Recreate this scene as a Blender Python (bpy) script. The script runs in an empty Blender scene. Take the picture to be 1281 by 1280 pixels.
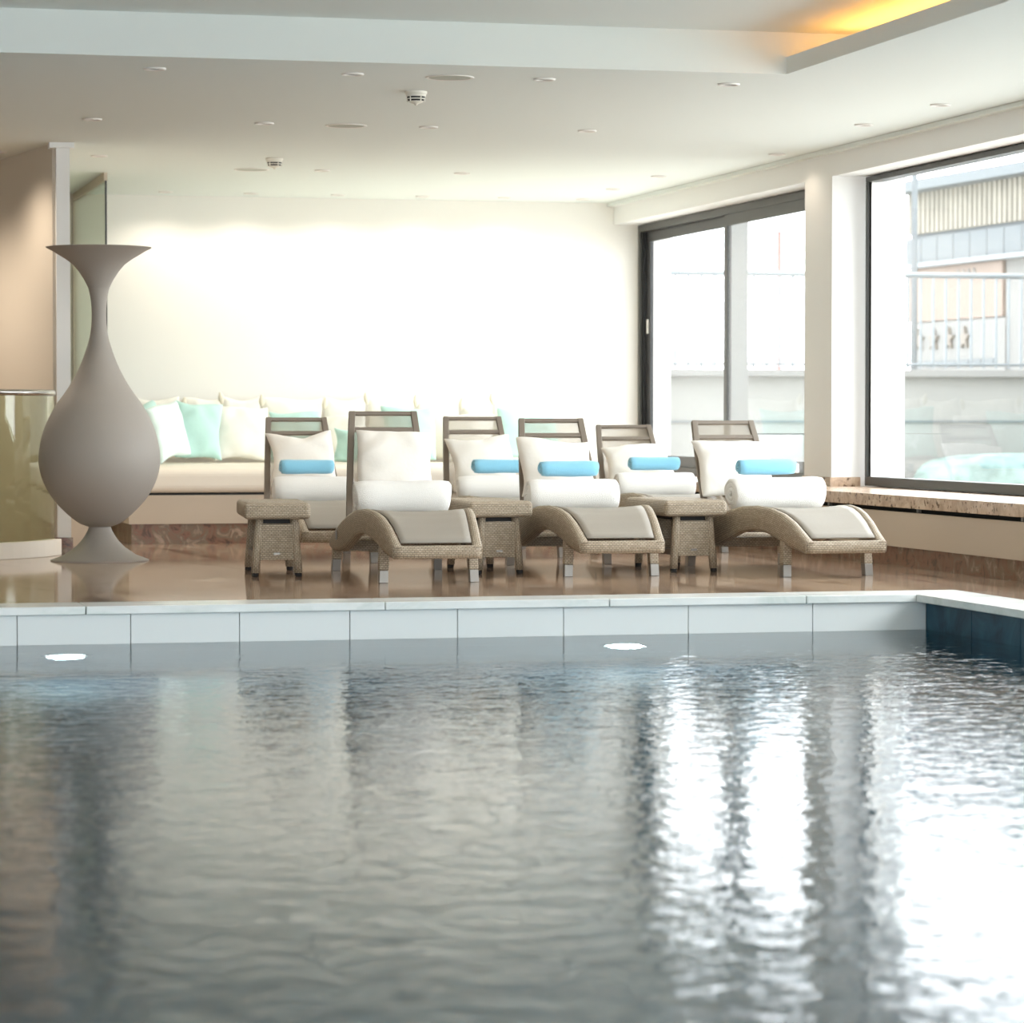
import bpy, math, random
from math import sin, cos, pi, radians, atan, exp
random.seed(7)
S = bpy.context.scene
COL = bpy.context.collection

# ------------------------------------------------------------------ materials
def nt(name):
    m = bpy.data.materials.new(name); m.use_nodes = True
    t = m.node_tree; t.nodes.clear()
    out = t.nodes.new('ShaderNodeOutputMaterial')
    return m, t, out
def N(t, typ, **kw):
    n = t.nodes.new(typ)
    for k, v in kw.items():
        if k in n.inputs: n.inputs[k].default_value = v
        else: setattr(n, k, v)
    return n
def L(t, a, ao, b, bi): t.links.new(a.outputs[ao], b.inputs[bi])
def c4(c): return (c[0], c[1], c[2], 1)
def ramp(t, stops):
    r = t.nodes.new('ShaderNodeValToRGB'); e = r.color_ramp.elements
    while len(e) < len(stops): e.new(0.5)
    for i, (p, c) in enumerate(stops): e[i].position = p; e[i].color = c4(c)
    return r

def plain(name, col, rough=.6, metal=0, noise=0, nscale=8, bump=0, bscale=60, spec=.5, ior=1.5, sheen=0):
    m, t, out = nt(name)
    b = N(t, 'ShaderNodeBsdfPrincipled', Roughness=rough, Metallic=metal, IOR=ior)
    b.inputs['Base Color'].default_value = c4(col)
    b.inputs['Specular IOR Level'].default_value = spec
    if sheen: b.inputs['Sheen Weight'].default_value = sheen
    L(t, b, 0, out, 0)
    tc = N(t, 'ShaderNodeTexCoord')
    if noise:
        n = N(t, 'ShaderNodeTexNoise', Scale=nscale, Detail=4.0)
        L(t, tc, 'Object', n, 'Vector')
        r = ramp(t, [(.3, [x*(1-noise) for x in col]), (.7, [min(1, x*(1+noise)) for x in col])])
        L(t, n, 0, r, 0); L(t, r, 0, b, 'Base Color')
    if bump:
        n = N(t, 'ShaderNodeTexNoise', Scale=bscale, Detail=3.0)
        L(t, tc, 'Object', n, 'Vector')
        bp = N(t, 'ShaderNodeBump', Strength=bump, Distance=.01)
        L(t, n, 0, bp, 'Height'); L(t, bp, 0, b, 'Normal')
    return m

def emit(name, col, st):
    m, t, out = nt(name)
    e = N(t, 'ShaderNodeEmission', Strength=st); e.inputs[0].default_value = c4(col)
    L(t, e, 0, out, 0); return m

def glass(name, tint=(1, 1, 1), ior=1.45, refl=1.0):
    # architectural pane: Fresnel mix of clear transmission and mirror reflection
    m, t, out = nt(name)
    f = N(t, 'ShaderNodeFresnel', IOR=ior)
    ge = N(t, 'ShaderNodeNewGeometry'); pw = N(t, 'ShaderNodeMath', operation='MULTIPLY_ADD')   # same reflectance from either side
    pw.inputs[1].default_value = 1/ior-ior; pw.inputs[2].default_value = ior
    L(t, ge, 'Backfacing', pw, 0); L(t, pw, 0, f, 'IOR')
    tr = N(t, 'ShaderNodeBsdfTransparent'); tr.inputs[0].default_value = c4(tint)
    g = N(t, 'ShaderNodeBsdfGlossy', Roughness=.0); g.inputs[0].default_value = (refl, refl, refl, 1)
    mx = N(t, 'ShaderNodeMixShader')
    L(t, f, 0, mx, 0); L(t, tr, 0, mx, 1); L(t, g, 0, mx, 2); L(t, mx, 0, out, 0)
    return m

def wicker(name, lo, mid, hi):
    m, t, out = nt(name)
    uv = N(t, 'ShaderNodeUVMap')
    br = N(t, 'ShaderNodeTexBrick', Scale=1.0)
    br.offset = .5
    br.inputs['Color1'].default_value = c4(mid); br.inputs['Color2'].default_value = c4(hi)
    br.inputs['Mortar'].default_value = c4(lo)
    br.inputs['Brick Width'].default_value = .02; br.inputs['Row Height'].default_value = .0105
    br.inputs['Mortar Size'].default_value = .0013; br.inputs['Mortar Smooth'].default_value = .6
    L(t, uv, 0, br, 'Vector')
    b = N(t, 'ShaderNodeBsdfPrincipled', Roughness=.5)
    b.inputs['Specular IOR Level'].default_value = .35
    L(t, br, 'Color', b, 'Base Color')
    inv = N(t, 'ShaderNodeMath', operation='SUBTRACT'); inv.inputs[0].default_value = 1
    L(t, br, 'Fac', inv, 1)
    bp = N(t, 'ShaderNodeBump', Strength=.9, Distance=.004)
    L(t, inv, 0, bp, 'Height'); L(t, bp, 0, b, 'Normal'); L(t, b, 0, out, 0)
    return m

def mesh_fabric(name, col, open_=.35):
    m, t, out = nt(name)
    d = N(t, 'ShaderNodeBsdfPrincipled', Roughness=.7); d.inputs['Base Color'].default_value = c4(col)
    d.inputs['Specular IOR Level'].default_value = .2
    tl = N(t, 'ShaderNodeBsdfTranslucent'); tl.inputs[0].default_value = c4([min(1, x*1.3) for x in col])
    m1 = N(t, 'ShaderNodeMixShader'); m1.inputs[0].default_value = .3
    L(t, d, 0, m1, 1); L(t, tl, 0, m1, 2)
    tr = N(t, 'ShaderNodeBsdfTransparent')
    mx = N(t, 'ShaderNodeMixShader'); mx.inputs[0].default_value = open_
    L(t, m1, 0, mx, 1); L(t, tr, 0, mx, 2); L(t, mx, 0, out, 0)
    return m

def stone(name, cols, scale, rough, ior=1.5, veins=True, pits=False, stretch=(1, 1, 1), bump=0):
    m, t, out = nt(name)
    tc = N(t, 'ShaderNodeTexCoord'); mp = N(t, 'ShaderNodeMapping'); mp.inputs['Scale'].default_value = stretch
    L(t, tc, 'Object', mp, 0)
    n = N(t, 'ShaderNodeTexNoise', Scale=scale, Detail=8.0, Roughness=.65, Distortion=.8)
    L(t, mp, 0, n, 'Vector')
    k = len(cols)
    r = ramp(t, [(.36 + .28*i/(k-1), c) for i, c in enumerate(cols)])
    L(t, n, 0, r, 0)
    b = N(t, 'ShaderNodeBsdfPrincipled', Roughness=rough, IOR=ior)
    src = r
    if pits:
        v = N(t, 'ShaderNodeTexNoise', Scale=scale*3.2, Detail=3.0)
        L(t, mp, 0, v, 'Vector')
        r2 = ramp(t, [(.34, (.22, .16, .11)), (.42, (1, 1, 1))]); L(t, v, 0, r2, 0)
        mx = N(t, 'ShaderNodeMixRGB', blend_type='MULTIPLY'); mx.inputs[0].default_value = 1
        L(t, src, 0, mx, 1); L(t, r2, 0, mx, 2); src = mx
    L(t, src, 0, b, 'Base Color')
    if bump:
        bp = N(t, 'ShaderNodeBump', Strength=bump, Distance=.01); L(t, n, 0, bp, 'Height'); L(t, bp, 0, b, 'Normal')
    L(t, b, 0, out, 0)
    return m

M = {}
M['plaster'] = plain('white_plaster', (.86, .855, .835), .85, spec=.2)
M['ceiling'] = plain('ceiling_paint', (.79, .83, .80), .9, spec=.1)
M['backwall'] = plain('cream_plaster', (.88, .86, .81), .8, noise=.012, nscale=1.5, spec=.2)
M['beige'] = plain('beige_paint', (.68, .625, .54), .75, spec=.2)
M['panel'] = plain('beige_panel', (.56, .48, .385), .5, spec=.3)
M['panelw'] = plain('white_trim_paint', (.84, .84, .82), .6)
M['dark'] = plain('shadow_gap_black', (.012, .012, .012), .8)
M['frame'] = plain('anthracite_metal', (.05, .05, .045), .4, spec=.4)
M['frame2'] = plain('black_profile', (.022, .022, .022), .35)
M['steel'] = plain('brushed_steel', (.45, .43, .40), .22, metal=1)
M['cap'] = plain('aluminium_foot', (.30, .285, .26), .4, metal=.5)
M['rubber_gap_shade'] = plain('black_rubber_gap_shade', (.02, .02, .02), .7)  # rubber parts, and the shade in the table and daybed gaps
M['taupe'] = plain('taupe_frame', (.20, .165, .13), .5)
M['sling'] = plain('taupe_sling_fabric', (.345, .315, .27), .55, bump=.15, bscale=600, spec=.35)
M['meshfab'] = mesh_fabric('taupe_mesh_fabric', (.40, .35, .28), .38)
M['wicker'] = wicker('woven_resin', (.10, .075, .05), (.42, .345, .25), (.54, .455, .345))
M['white_cloth'] = plain('white_linen', (.87, .84, .78), .85, bump=.12, bscale=45, sheen=.2)
M['cream_cloth'] = plain('cream_linen', (.88, .86, .79), .85, bump=.1, bscale=30, sheen=.2)
M['mint'] = plain('mint_linen', (.47, .70, .64), .8, bump=.12, bscale=30, sheen=.2)
M['mintw'] = plain('pale_mint_linen', (.74, .86, .82), .8, bump=.12, bscale=30, sheen=.2)
M['tie'] = plain('beige_tie_ribbon', (.80, .74, .60), .8)
M['towel'] = plain('white_terry', (.88, .87, .83), .95, bump=.5, bscale=260, sheen=.4)
M['blue_towel'] = plain('blue_terry', (.27, .62, .82), .95, bump=.5, bscale=260, sheen=.4)
M['mattress'] = plain('cream_mattress', (.86, .80, .70), .8, bump=.06, bscale=12)
M['vase'] = plain('matt_taupe_lacquer', (.345, .318, .285), .55, spec=.35, bump=.03, bscale=90)
M['floor'] = stone('polished_brown_marble', [(.13, .075, .045), (.42, .29, .20), (.50, .36, .26), (.31, .20, .14), (.70, .56, .44)], 2.6, .07, ior=1.22, stretch=(1, .22, 1))
M['plinth'] = stone('red_brown_marble', [(.09, .055, .04), (.24, .12, .075), (.20, .15, .10), (.42, .30, .22)], 9, .3)
M['travertine'] = stone('pitted_travertine', [(.36, .25, .17), (.50, .36, .25), (.60, .46, .33)], 10, .25, pits=True)
M['coping'] = stone('white_marble_coping', [(.66, .72, .68), (.80, .83, .80), (.86, .88, .86)], 3, .2, stretch=(.5, 1, 1))
M['tile'] = plain('white_pool_tile', (.78, .81, .79), .25)
M['grout'] = plain('grey_grout', (.48, .51, .49), .9)
M['bluetile'] = stone('dark_teal_pool_tile', [(.006, .035, .06), (.012, .07, .115), (.02, .10, .15)], 3, .45, ior=1.3)
M['poolfloor'] = stone('teal_pool_floor', [(.025, .14, .23), (.035, .17, .27), (.05, .20, .30)], 1.2, .4)
M['pane'] = glass('clear_pane', refl=.55)
M['screen'] = glass('green_edge_glass', (.90, .95, .90))
M['balglass'] = glass('olive_tinted_glass', (.80, .84, .74), refl=.9)
M['ringw'] = plain('white_ring', (.82, .80, .76), .4)
M['lampin'] = plain('downlight_reflector', (.07, .04, .03), .4, metal=0)
M['bulb'] = emit('downlight_bulb', (1, .55, .3), .45)
M['grille'] = plain('speaker_grille', (.47, .475, .42), .7, bump=.3, bscale=400)
M['plastic'] = plain('ivory_plastic', (.80, .78, .70), .4)
M['cove'] = emit('cove_led', (1, .42, .10), 11)
M['poollamp'] = emit('pool_lamp_lens', (.9, 1, 1), 7)
# outdoors
M['concrete'] = plain('pale_render', (.20, .198, .185), .9, noise=.05, nscale=1)
M['extwhite'] = plain('white_facade', (.155, .152, .145), .9)
M['extmetal'] = plain('grey_metal_panel', (.10, .112, .118), .75)
M['railm'] = plain('white_railing', (.145, .165, .175), .5)
M['timber'] = plain('pale_timber', (.20, .182, .148), .8, noise=.15, nscale=3)
M['brownsign'] = plain('brown_signboard', (.17, .125, .10), .7)
M['star'] = plain('bronze_star', (.13, .11, .09), .5)
M['red'] = plain('red_pole_paint', (.36, .085, .075), .6)
M['hedge'] = plain('hedge_green', (.14, .19, .17), .9, noise=.4, nscale=6)
M['bluecover'] = plain('blue_cover', (.11, .14, .175), .8)
M['pave'] = plain('outdoor_paving', (.50, .49, .46), .9, noise=.1, nscale=2)

def water_mat():
    m, t, out = nt('pool_water')
    tc = N(t, 'ShaderNodeTexCoord')
    mp = N(t, 'ShaderNodeMapping'); mp.inputs['Scale'].default_value = (1, 1.25, 1); mp.inputs['Rotation'].default_value = (0, 0, radians(-14))
    L(t, tc, 'Object', mp, 0)
    n1 = N(t, 'ShaderNodeTexNoise', Scale=2.6, Detail=2.0, Distortion=.5)
    n2 = N(t, 'ShaderNodeTexNoise', Scale=10.5, Detail=2.0, Distortion=.7)
    for n in (n1, n2): L(t, mp, 0, n, 'Vector')
    a = N(t, 'ShaderNodeMath', operation='MULTIPLY'); a.inputs[1].default_value = WAVE1; L(t, n1, 0, a, 0)
    b = N(t, 'ShaderNodeMath', operation='MULTIPLY'); b.inputs[1].default_value = WAVE2; L(t, n2, 0, b, 0)
    s = N(t, 'ShaderNodeMath', operation='ADD'); L(t, a, 0, s, 0); L(t, b, 0, s, 1)
    bp = N(t, 'ShaderNodeBump', Strength=1.0, Distance=1.0); L(t, s, 0, bp, 'Height')
    f = N(t, 'ShaderNodeFresnel', IOR=1.33); L(t, bp, 0, f, 'Normal')
    g = N(t, 'ShaderNodeBsdfGlossy', Roughness=.02); L(t, bp, 0, g, 'Normal')
    r = N(t, 'ShaderNodeBsdfRefraction', Roughness=.0, IOR=1.33); r.inputs[0].default_value = (.80, .93, .95, 1); L(t, bp, 0, r, 'Normal')
    mx = N(t, 'ShaderNodeMixShader'); L(t, f, 0, mx, 0); L(t, r, 0, mx, 1); L(t, g, 0, mx, 2); L(t, mx, 0, out, 0)
    return m
WAVE1, WAVE2 = .0030, .0034
M['water'] = water_mat()

# ------------------------------------------------------------------ mesh builder
class MB:
    def __init__(s): s.v = []; s.f = []; s.uv = []; s.sm = []
    def face(s, idx, uvs=None, smooth=False):
        s.f.append(tuple(idx)); s.uv.append(uvs); s.sm.append(smooth)
    def box(s, x0, x1, y0, y1, z0, z1):
        b = len(s.v)
        P = [(x0,y0,z0),(x1,y0,z0),(x1,y1,z0),(x0,y1,z0),(x0,y0,z1),(x1,y0,z1),(x1,y1,z1),(x0,y1,z1)]
        s.v += P
        for q in ((0,3,2,1),(4,5,6,7),(0,1,5,4),(1,2,6,5),(2,3,7,6),(3,0,4,7)):
            s.autoface([b+i for i in q])
        return s
    def autoface(s, idx, smooth=False):
        p = [s.v[i] for i in idx]
        ux = [p[1][k]-p[0][k] for k in range(3)]; vx = [p[2][k]-p[0][k] for k in range(3)]
        n = (abs(ux[1]*vx[2]-ux[2]*vx[1]), abs(ux[2]*vx[0]-ux[0]*vx[2]), abs(ux[0]*vx[1]-ux[1]*vx[0]))
        k = n.index(max(n))
        uv = [((q[1], q[2]) if k == 0 else (q[0], q[2]) if k == 1 else (q[0], q[1])) for q in p]
        s.face(idx, uv, smooth)
    def hexa(s, P):      # eight corners, bottom ring then top ring
        b = len(s.v); s.v += [tuple(p) for p in P]
        for q in ((0,3,2,1),(4,5,6,7),(0,1,5,4),(1,2,6,5),(2,3,7,6),(3,0,4,7)): s.autoface([b+i for i in q])
        return s
    def rings(s, R, closed=True, caps=True, smooth=True, loop=False, u0=0.):
        # R: list of rings (equal counts); uv = perimeter metres, path metres
        n = len(R[0]); b = len(s.v)
        for r in R: s.v += [tuple(p) for p in r]
        def dist(a, c): return math.dist(a, c)
        per = [0]
        for j in range(n): per.append(per[-1] + dist(R[len(R)//2][j], R[len(R)//2][(j+1) % n]))
        ln = [0]
        def cen(r): return [sum(p[k] for p in r)/n for k in range(3)]
        C = [cen(r) for r in R]
        for i in range(1, len(R)): ln.append(ln[-1] + max(1e-6, dist(C[i], C[i-1])))
        m = len(R)
        for i in range(m - (0 if loop else 1)):
            i2 = (i+1) % m; l2 = ln[i+1] if i+1 < m else ln[-1] + dist(C[0], C[-1])
            for j in range(n if closed else n-1):
                j2 = (j+1) % n
                s.face([b+i*n+j, b+i*n+j2, b+i2*n+j2, b+i2*n+j],
                       [(ln[i], per[j]), (ln[i], per[j+1]), (l2, per[j+1]), (l2, per[j])], smooth)
        if caps and closed and not loop:
            s.autoface([b+j for j in range(n)][::-1]); s.autoface([b+(m-1)*n+j for j in range(n)])
        return s
    def tube(s, pts, r, n=10, r2=None):
        R = []
        for i, p in enumerate(pts):
            a = pts[max(0, i-1)]; c = pts[min(len(pts)-1, i+1)]
            d = [c[k]-a[k] for k in range(3)]; l = math.hypot(*d) or 1; d = [x/l for x in d]
            up = (0, 0, 1) if abs(d[2]) < .9 else (1, 0, 0)
            e = [d[1]*up[2]-d[2]*up[1], d[2]*up[0]-d[0]*up[2], d[0]*up[1]-d[1]*up[0]]
            l = math.hypot(*e); e = [x/l for x in e]
            g = [e[1]*d[2]-e[2]*d[1], e[2]*d[0]-e[0]*d[2], e[0]*d[1]-e[1]*d[0]]
            rr = r if r2 is None else r + (r2-r)*i/(len(pts)-1)
            R.append([[p[k] + rr*(cos(2*pi*j/n)*e[k] + sin(2*pi*j/n)*g[k]) for k in range(3)] for j in range(n)])
        return s.rings(R)
    def lathe(s, prof, n=48, c=(0, 0, 0), caps=False):
        R = [[(c[0]+r*cos(2*pi*j/n), c[1]+r*sin(2*pi*j/n), c[2]+z) for j in range(n)] for r, z in prof]
        return s.rings(R, caps=caps)
    def prism(s, poly, axis, a0, a1):
        # poly in the two remaining axes, extruded along axis from a0 to a1
        def mk(p, a):
            return {'x': (a, p[0], p[1]), 'y': (p[0], a, p[1]), 'z': (p[0], p[1], a)}[axis]
        b = len(s.v); n = len(poly)
        s.v += [mk(p, a0) for p in poly] + [mk(p, a1) for p in poly]
        for j in range(n):
            j2 = (j+1) % n; s.autoface([b+j, b+j2, b+n+j2, b+n+j])
        s.autoface([b+j for j in range(n)][::-1]); s.autoface([b+n+j for j in range(n)])
        return s
    def build(s, name, mat, parent=None, bevel=0, subsurf=0, solid=0, seg=2):
        me = bpy.data.meshes.new(name); me.from_pydata(s.v, [], s.f)
        uvl = me.uv_layers.new(name='UVMap'); k = 0
        for fi, f in enumerate(s.f):
            u = s.uv[fi]
            for q in range(len(f)):
                if u: uvl.data[k].uv = u[q]
                k += 1
        for p, sm in zip(me.polygons, s.sm): p.use_smooth = sm
        me.materials.append(M[mat] if isinstance(mat, str) else mat)
        import bmesh
        bm = bmesh.new(); bm.from_mesh(me); bmesh.ops.recalc_face_normals(bm, faces=bm.faces); bm.to_mesh(me); bm.free()
        o = bpy.data.objects.new(name, me); COL.objects.link(o)
        if parent: o.parent = parent
        if solid:
            md = o.modifiers.new('solid', 'SOLIDIFY'); md.thickness = solid; md.offset = 0
        if bevel:
            md = o.modifiers.new('bevel', 'BEVEL'); md.width = bevel; md.segments = seg; md.limit_method = 'ANGLE'; md.angle_limit = radians(40)
            md.harden_normals = False
        if subsurf:
            md = o.modifiers.new('sub', 'SUBSURF'); md.levels = subsurf; md.render_levels = subsurf
        return o

def tag(o, label, cat, group=None, kind=None):
    if label: o['label'] = label
    if cat: o['category'] = cat
    if group: o['group'] = group
    if kind: o['kind'] = kind
    return o
def thing(name, label, cat, loc=(0, 0, 0), rz=0, group=None):
    o = bpy.data.objects.new(name, None); COL.objects.link(o); o.empty_display_size = .1
    o.location = loc; o.rotation_euler = (0, 0, rz)
    return tag(o, label, cat, group)
def struct(name, mb, mat, label=None, **kw):
    o = mb.build(name, mat, **kw); o['kind'] = 'structure'
    if label: o['label'] = label
    return o
def dup(root, loc=None, rz=None, label=None, group=None):
    r = root.copy(); COL.objects.link(r)
    if loc is not None: r.location = loc
    if rz is not None: r.rotation_euler = (0, 0, rz)
    if label: r['label'] = label
    if group: r['group'] = group
    for ch in list(root.children):
        c = ch.copy(); COL.objects.link(c); c.parent = r
        for g in ch.children:
            d = g.copy(); COL.objects.link(d); d.parent = c
    return r

# ------------------------------------------------------------------ room shell
YB = 25.05; ZC = 2.70; XW = 7.10; XF = 7.31
YP = 14.62; XP = 5.74; ZW = -.18       # pool edge far / right, water level
YN = 2.6; XL = -7.0; YR = -4.0; ZT = 2.92
# floor: ring of deck around the pool
m = MB(); cw = .34
m.box(XL, XW-.1, YP+cw, YB, -.3, 0); m.box(XP+cw, XW-.1, YR, YP+cw, -.3, 0); m.box(XL, XP+cw, YR, YN-cw, -.3, 0)
struct('floor', m, 'floor', 'polished brown marble pool deck')
# coping stones with open joints
m = MB(); g = .0025
xs = [XL+1, -4.2, -2.75, -1.3, .1, 1.546, 2.993, 4.123, 5.15, XP]
for a, b in zip(xs, xs[1:]):
    m.box(a+g, b-g, YP, YP+cw, -.038, .0015)
ys = [YP+cw, 13.2, 11.8, 10.4, 9, 7.6, 6.2, 4.8, 3.4, YN-cw]
for a, b in zip(ys, ys[1:]): m.box(XP, XP+cw, b+g, a-g, -.038, .0015)
m.box(XL, XP, YN-cw, YN, -.038, .0015)
struct('trim_1', m, 'coping', 'white marble coping stones round the pool', bevel=.004)
# pool basin
m = MB()
jx = [XL+1, -3.1, -2.55, -2.0, -1.45, -.92, -.38, .16, .69, 1.225, 1.761, 2.284, 2.823, 3.358, 3.895, 4.538, 5.192, XP+.06]
g = .0022
for a, b in zip(jx, jx[1:]):
    for z0, z1 in ((-.62, -.0385), (-1.2, -.625), (-1.6, -1.205)):
        m.box(a+g, b-g, YP+.025, YP+.055, z0, z1)
struct('wall_pool_far', m, 'tile', 'large white tiles on the far wall of the pool')
m = MB(); m.box(XL+1, XP+.2, YP+.05, YP+.3, -1.7, -.04); struct('wall_pool_far_backing', m, 'grout')
m = MB()
yy = YP+.025
while yy > YN:
    y2 = max(YN, yy-.60)
    for z0, z1 in ((-.45, -.0385), (-.86, -.453), (-1.6, -.863)):
        m.box(XP+.06, XP+.09, y2+.003, yy-.003, z0, z1)
    yy = y2
struct('wall_pool_right', m, 'bluetile', 'dark teal tiles on the right wall of the pool')
m = MB().box(XP+.091, XP+.3, YN, YP+.3, -1.7, -.04); struct('wall_pool_right_backing', m, 'bluetile')
m = MB().box(XL+.9, XP+.3, YN-.3, YN-.02, -1.7, -.04); struct('wall_pool_near', m, 'bluetile')
m = MB().box(XL+.8, XL+1, YN, YP+.3, -1.7, -.04); struct('wall_pool_left', m, 'bluetile')
m = MB(); m.box(XL+1, XP+.1, YN-.05, YP+.1, -1.75, -1.6); struct('floor_pool', m, 'poolfloor')
m = MB(); nx, ny = 1, 1
m.v = [(XL+1, YN-.02, ZW), (XP+.06, YN-.02, ZW), (XP+.06, YP+.025, ZW), (XL+1, YP+.025, ZW)]; m.autoface([0, 1, 2, 3])
tag(m.build('pool_water', 'water'), 'rippling teal water filling the indoor pool', 'water', kind='stuff')

# ceiling: low part, tray, cove
YT = 15.42; XT = 5.31
m = MB()
m.box(XL, 7.6, YT, YB+.1, ZC, ZC+.5)
m.box(XT, 7.6, YR, YT, ZC, ZC+.03)
m.box(5.95, 7.6, YR, YT, ZC+.03, ZT)
m.box(XT, XT+.03, YR, YT, ZC+.03, ZC+.09)
m.box(XL, 7.6, YR, YT, ZT, ZT+.3)
m.box(XL, XL+.6, YR, YT, ZC, ZT)
struct('ceiling', m, 'ceiling', 'white ceiling with a raised tray over the pool')
# amber LED strip lying in the cove
c = thing('cove_light', 'amber glowing light strip hidden in the raised ceiling edge', 'light strip', (XT+.3, 6, ZC+.03))
mb = MB().box(-.03, .03, -9.2, 9.2, 0.012, .022); mb.build('led_strip', 'cove', c)
mb = MB().box(-.04, .04, -9.2, 9.2, 0.0, .012); mb.build('profile', 'steel', c)

# back wall
m = MB().box(2.57, 7.6, YB, YB+.2, 0, ZC); struct('wall_back', m, 'backwall', 'bare cream wall behind the daybed')
m = MB().box(XL, 2.57, YB, YB+.2, 0, ZC); struct('wall_back_left', m, 'beige')
# left wall, near wall
m = MB().box(XL-.2, XL, YR, YB, 0, ZC+.3); struct('wall_left', m, 'beige')
m = MB().box(XL, XL+1, YR-.2, YR, 0, ZC+.3); m.box(6.6, 7.6, YR-.2, YR, 0, ZC+.3); m.box(XL+1, 6.6, YR-.2, YR, 2.6, ZC+.3)
struct('wall_near', m, 'plaster')
# unseen glazing added behind the camera to brighten the hall
m = MB()
for k_ in range(6): m.box(XL+1+k_*2.5, XL+1.08+k_*2.5, YR-.12, YR-.04, 0, 2.6)
m.box(XL+1, 6.6, YR-.12, YR-.04, 0, .08); m.box(XL+1, 6.6, YR-.12, YR-.04, 2.52, 2.6)
struct('window_added', m, 'frame')
m = MB().box(XL+1, 6.6, YR-.08, YR-.074, .08, 2.52); struct('window_added_pane', m, 'pane')
# angled partition at left with white end cap
def partition(y0, x0, y1, x1, th):
    return [(x0, y0), (x0+th, y0-.02), (x1+th, y1), (x1, y1)]
m = MB().prism([(1.955, 20.46), (2.035, 20.44), (1.70, 23.2), (1.50, 23.2)], 'z', 0, ZC)
struct('wall_partition', m, 'beige', 'beige partition wall at the left')
m = MB().prism([(1.975, 20.40), (2.062, 20.385), (2.062, 20.47), (1.975, 20.47)], 'z', .105, ZC)
struct('trim_2', m, 'panelw', 'white painted end post of the beige partition')
m = MB().prism([(1.965, 20.385), (2.072, 20.37), (2.072, 20.48), (1.965, 20.48)], 'z', 0, .105)
struct('baseboard_partition', m, 'plinth', 'brown marble plinth under the white end post')
m = MB().prism([(1.93, 20.38), (2.09, 20.36), (2.09, 20.50), (1.93, 20.50)], 'z', ZC-.035, ZC)
m.box(1.2, 1.97, 20.95, 21.1, 2.62, ZC) if False else None
struct('trim_3', m, 'panelw')
m = MB().box(.2, 1.6, 23.2, 23.4, 0, ZC); struct('wall_stair', m, 'beige')
m = MB().box(2.10, 2.33, 21.50, 21.9, .02, .25); m.box(2.09, 2.34, 21.49, 21.9, 0, .02)
struct('baseboard_niche', m, 'panel')

# right wall with two window openings; header + pillar
m = MB()
m.box(XW, 7.6, YR, YB, 2.52, ZC)                       # header
m.box(XW, 7.6, 19.66, 20.213, .43, 2.52)               # pillar between windows
m.box(XW, 7.6, YR, -1.0, .43, 2.52)
struct('wall_right', m, 'plaster', 'white wall and pillar between the two windows')
m = MB().box(XW-.06, XW+.02, YR, YB, ZC-.03, ZC-.002); struct('trim_4', m, 'ceiling')
m = MB().box(6.78, 7.7, YR, YB, -.3, .36); struct('wall_right_lower', m, 'dark')
# plinth, panel, ledge
m = MB().box(6.73, 6.79, YR, YB, 0, .119); struct('baseboard_right', m, 'plinth', 'brown marble plinth along the right wall')
m = MB()
for a, b in ((YR, 4), (4, 9.2), (9.2, 14.0), (14.0, 18.2), (18.2, 21.5), (21.5, 25.0)):
    m.box(6.70, 6.72, a+.002, b-.002, .119, .329)
struct('trim_5', m, 'panel', 'smooth beige heater panels under the stone ledge')
m = MB()
for a, b in ((YR, 6), (6, 11), (11, 15.2), (15.2, 19.4), (19.4, 22.2), (22.2, 25.05)):
    m.box(6.67, 7.62, a+.001, b-.001, .356, .43)
struct('trim_6', m, 'travertine', 'pitted travertine window ledge', bevel=.003)
m = MB(); yb = -3.0
while yb < 24:
    m.box(6.74, 6.76, yb, yb+.03, .329, .356); yb += 1.55
struct('trim_7', m, 'cap')
m = MB().box(7.085, XW, 19.64, 20.22, .43, .492); m.box(XW, 7.30, 19.64, 19.662, .43, .492)
struct('baseboard_pillar', m, 'travertine', 'stone upstand round the foot of the window pillar')

# window 1: big fixed window towards the pool
def window_big():
    w = thing('window_1', 'large dark-framed window looking onto the terrace', None, (XF, 10, .43)); w['kind'] = 'structure'
    def put(mb, name, mat, **k):
        o = mb.build(name, mat, w, **k); o.matrix_parent_inverse.identity(); o.location = (-XF, -10, -.43); return o
    f = MB(); y0, y1 = -1.0, 19.585
    f.box(XF, XF+.10, y0, y1, 2.477, 2.512); f.box(XF, XF+.10, y0, y1, .437, .497)
    f.box(XF, XF+.022, y1-.035, y1, .497, 2.477)
    for yy in (5.2, 9.9, 14.6): f.box(XF, XF+.10, yy-.04, yy+.04, .497, 2.477)
    put(f, 'window_frame', 'frame', bevel=.003)
    f = MB(); f.box(XF+.022, XF+.10, y1-.06, y1-.02, .497, 2.477); put(f, 'inner_profile', 'steel')
    f = MB()
    for a, b in ((y0, 5.16), (5.24, 9.86), (9.94, 14.56), (14.64, y1-.05)): f.box(XF+.05, XF+.056, a, b, .49, 2.48)
    put(f, 'glass_pane', 'pane')
window_big()
m = MB().box(XF+.10, 7.62, -1, 19.66, .43, .437); m.box(7.42, 7.6, 19.6, 19.66, .43, 2.52)
struct('trim_8', m, 'panelw')
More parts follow.
